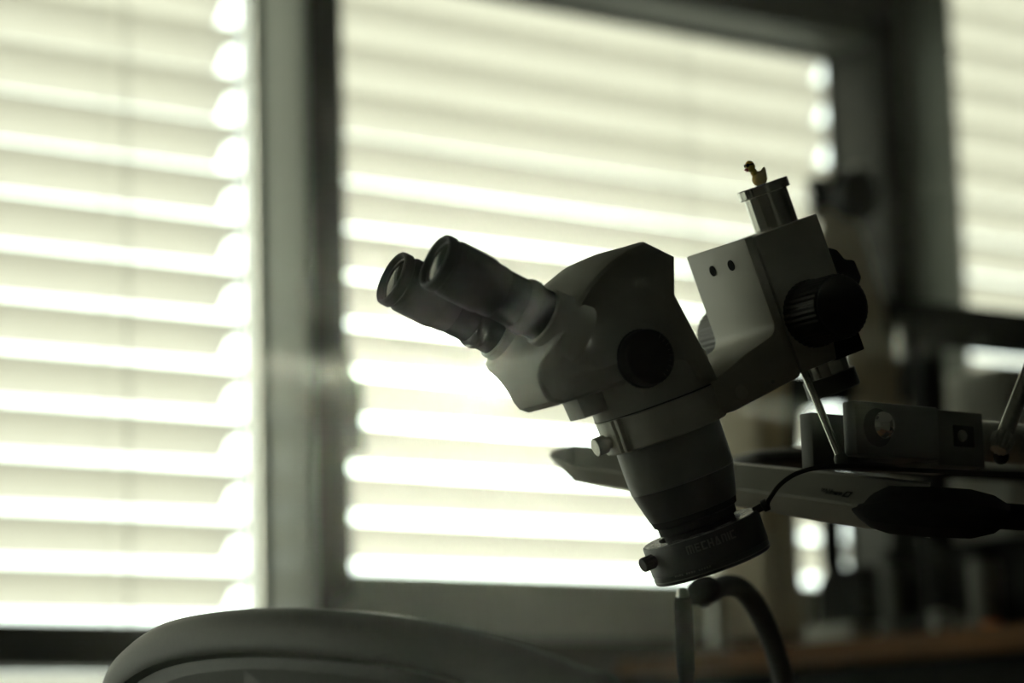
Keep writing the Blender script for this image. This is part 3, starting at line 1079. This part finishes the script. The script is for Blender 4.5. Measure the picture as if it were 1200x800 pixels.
def slab(pxs, dz0, dz1, bev=.004):
    t = bmesh.new()
    a = [t.verts.new(rel2(x, y, dz0)) for x, y in pxs]
    c = [t.verts.new(rel2(x, y, dz1)) for x, y in pxs]
    n = len(pxs)
    t.faces.new(a); t.faces.new(c[::-1])
    for i in range(n):
        t.faces.new((a[i], c[i], c[(i + 1) % n], a[(i + 1) % n]))
    bmesh.ops.recalc_face_normals(t, faces=t.faces)
    bevel(t, bev, 3)
    bb = new()
    return merge(bb, t)


obj('arm', slab([(962, 244), (1000, 240), (1012, 275), (1064, 460), (1078, 560), (1038, 560), (1000, 480), (955, 290)], -.03, .05), BEIGE, ms2)
obj('pillar', slab([(1040, 561), (1077, 561), (1088, 742), (1046, 742)], -.02, .04), BLACKM, ms2)
obj('focus_block', slab([(966, 204), (988, 204), (990, 246), (964, 246)], -.02, .03), BEIGE, ms2)
obj('scope_head', slab([(921, 436), (1012, 436), (1012, 470), (957, 478), (940, 482), (938, 534), (921, 534)], -.03, .03), BLACKM, ms2)
b = new(); tube(b, [rel2(948, 234), rel2(968, 232)], .030, 28); obj('knob', b, BLACK, ms2)
b = new(); tube(b, [rel2(992, 231, -.01), rel2(1008, 229, -.03)], .036, 28); obj('knob', b, BLACK, ms2)
b = new(); ball(b, rel2(1004, 196, -.01), .008); obj('chrome_tip', b, CHROME, ms2)
b = new(); tube(b, [rel2(1004, 196, -.01), rel2(1003, 225, -.005)], .007, 10); obj('tip_stem', b, BLACKM, ms2)
e2 = rel2(1066, 735, .01)
b = new(); box(b, e2.x - .06, e2.x + .10, e2.y - .05, e2.y + .05, 0, .02, .006); obj('base_plate', b, BLACKM, ms2)

# second boom: black bar and post
q2 = bx(1088, 440, .06)
dz2 = (q2 - CAM).dot(FW)
bb2 = thing('black_boom_stand', 'blurred black boom stand with horizontal bar at the right edge', 'stand', Vector((q2.x, q2.y, zbn + .0005)))
o2 = Vector((q2.x, q2.y, zbn + .0005))
b = new()
loft(b, [[pt(1037, 350, dz2 - .03) - o2, pt(1037, 393, dz2 - .03) - o2, pt(1037, 393, dz2 + .03) - o2, pt(1037, 350, dz2 + .03) - o2], [pt(1105, 356, dz2 - .03) - o2, pt(1105, 408, dz2 - .03) - o2, pt(1105, 408, dz2 + .03) - o2, pt(1105, 356, dz2 + .03) - o2],
          [pt(1290, 374, dz2 - .02) - o2, pt(1290, 428, dz2 - .02) - o2, pt(1290, 428, dz2 + .03) - o2, pt(1290, 374, dz2 + .03) - o2]])
obj('boom_bar', b, BLACKM, bb2)
b = new(); lathe(b, [(0, .02), (.021, .02), (.021, (pt(1085, 400, dz2) - o2).z), (0, (pt(1085, 400, dz2) - o2).z)], Matrix.Identity(4), 32); obj('stand_post', b, BLACKM, bb2)
b = new(); box(b, -.03, .04, -.04, .04, 0, .022, .005); obj('stand_base', b, BLACKM, bb2)
b = new(); lathe(b, [(0, -.02), (.007, -.018), (.008, 0), (.007, .018), (0, .02)], Matrix.Translation(pt(1058, 404, dz2 - .06) - o2), 20); obj('chrome_pin', b, CHROME, bb2)
b = new(); tube(b, [pt(1058, 385, dz2 - .05) - o2, pt(1059, 470, dz2 - .05) - o2], .005, 12); obj('pin_rod', b, BLACKM, bb2)

# pale case behind, right
q3 = bx(1150, 470, .33)
d3 = (q3 - CAM).dot(FW)
o3 = Vector((q3.x, q3.y, zbn + .0005))
pc = thing('pale_equipment_cover', 'pale grey rounded equipment cover at right, below the black bar', 'cover', o3)
zt3 = pt(1150, 440, d3).z - zbn
b = new(); box(b, -.08, .11, -.12, .055, .001, zt3, .03, seg=4); obj('cover_shell', b, PALE, pc)

# dark microscope body, jars and bits on the bench
q4 = bx(998, 680, .08)
d4 = (q4 - CAM).dot(FW)
o4 = Vector((q4.x, q4.y, zbn + .0005))
dm = thing('dark_lab_stand', 'black out-of-focus lab stand under the bar lamp, right of the case', 'stand', o4)
b = new(); box(b, -.05, .06, -.045, .045, 0, .022, .005); obj('stand_foot', b, PALE, dm)
b = new(); prism(b, [(-.03, .0225), (.03, .0225), (.026, .08), (.012, .10), (-.012, .10), (-.026, .08)], -.042, .042, .006); obj('stand_body', b, BLACKM, dm)
b = new(); lathe(b, [(0, .0995), (.015, .0995), (.015, .26), (0, .26)], Matrix.Translation((-.008, .026, 0)), 24); obj('stand_column', b, BLACKM, dm)


def jar(name, label, cat, px, hpx, rr, m, lidm, dx=.06, group=None):
    qq = bx(px, 720, dx)
    dd = (qq - CAM).dot(FW)
    h = hpx * dd / FPX
    o = thing(name, label, cat, Vector((qq.x, qq.y, zbn + .0005)), group)
    bb = new(); lathe(bb, [(rr * .95, 0), (rr, .003), (rr, h * .78), (rr * .8, h * .84), (0, h * .84)], Matrix.Identity(4), 32); obj('jar_body', bb, m, o)
    bb = new(); lathe(bb, [(rr * .7, h * .82), (rr * .75, h * .84), (rr * .75, h), (rr * .7, h + .001), (0, h + .001)], Matrix.Identity(4), 32); obj('lid', bb, lidm, o)
    return o


jar('dark_bottle', 'dark olive bottle on the bench right of the black stand', 'bottle', 1052, 100, .022, CLAMP, BLACKM)
jar('steel_canister', 'tall steel canister with one grey reflection on the bench at right', 'canister', 1156, 96, .020, DKBODY, BLACKM, .05)
jar('small_jar', 'small grey jar on the bench, left one of two', 'jar', 1100, 30, .012, PALE, BLACKM, .04)
jar('small_jar', 'small dark jar on the bench, right one of two', 'jar', 1120, 24, .011, DKBODY, BLACKM, .04)
qq = bx(1138, 727, .02)
b = new(); ball(b, (0, 0, .0062), .006, sub=3)
bo = obj('steel_ball', b, CHROME); bo.location = (qq.x, qq.y, zbn); tag(bo, 'tiny shiny steel ball near the front edge of the bench', 'ball')
qq = bx(1161, 726, .02)
b = new(); box(b, -.006, .006, -.011, .011, 0, .007, .0015)
bo = obj('orange_clip', b, ORANGE); bo.location = (qq.x, qq.y, zbn + .0005); tag(bo, 'small orange plastic clip on the bench under the steel canister', 'clip')

qa, qb = bx(1112, 700, .115), bx(1260, 700, .115)
zk = on_x(1150, 632, XBN + .115).z - zbn
bc = thing('black_equipment_box', 'black instrument box at the back of the bench behind the canister', 'box', Vector((qa.x, (qa.y + qb.y) / 2, zbn + .0005)))
hk = abs(qa.y - qb.y) / 2
b = new(); box(b, 0, .10, -hk, hk, .008, zk, .006); obj('box_body', b, BLACKM, bc)
for sy in (-1, 1):
    for x_ in (.015, .085):
        b = new(); lathe(b, [(0, 0), (.008, 0), (.008, .0085), (0, .0085)], Matrix.Translation((x_, sy * (hk - .02), 0)), 16); obj('foot', b, RUBBER, bc)

# ------------------------------------------------------------------ thin scattering air added to imitate the sun's glare
GLARE_DENSITY = 0.0036
hm = bpy.data.materials.new('glare_air')
hm.use_nodes = True
t = hm.node_tree
t.nodes.clear()
vs = nd(t, 'ShaderNodeVolumeScatter')
vs.inputs['Density'].default_value = GLARE_DENSITY
vs.inputs['Anisotropy'].default_value = 0.955
vs.inputs['Color'].default_value = (0.97, 1.0, 0.9, 1)
ho = nd(t, 'ShaderNodeOutputMaterial')
t.links.new(vs.outputs[0], ho.inputs['Volume'])
b = new(); box(b, XL + .005, XR - .005, YBACK + .005, YF - .125, .005, H - .005)
hz = obj('glare_haze', b, hm, sm=0)
hz['kind'] = 'stuff'
tag(hz, 'thin scattering air added in the room to imitate the glare of the low sun', 'glare_haze')
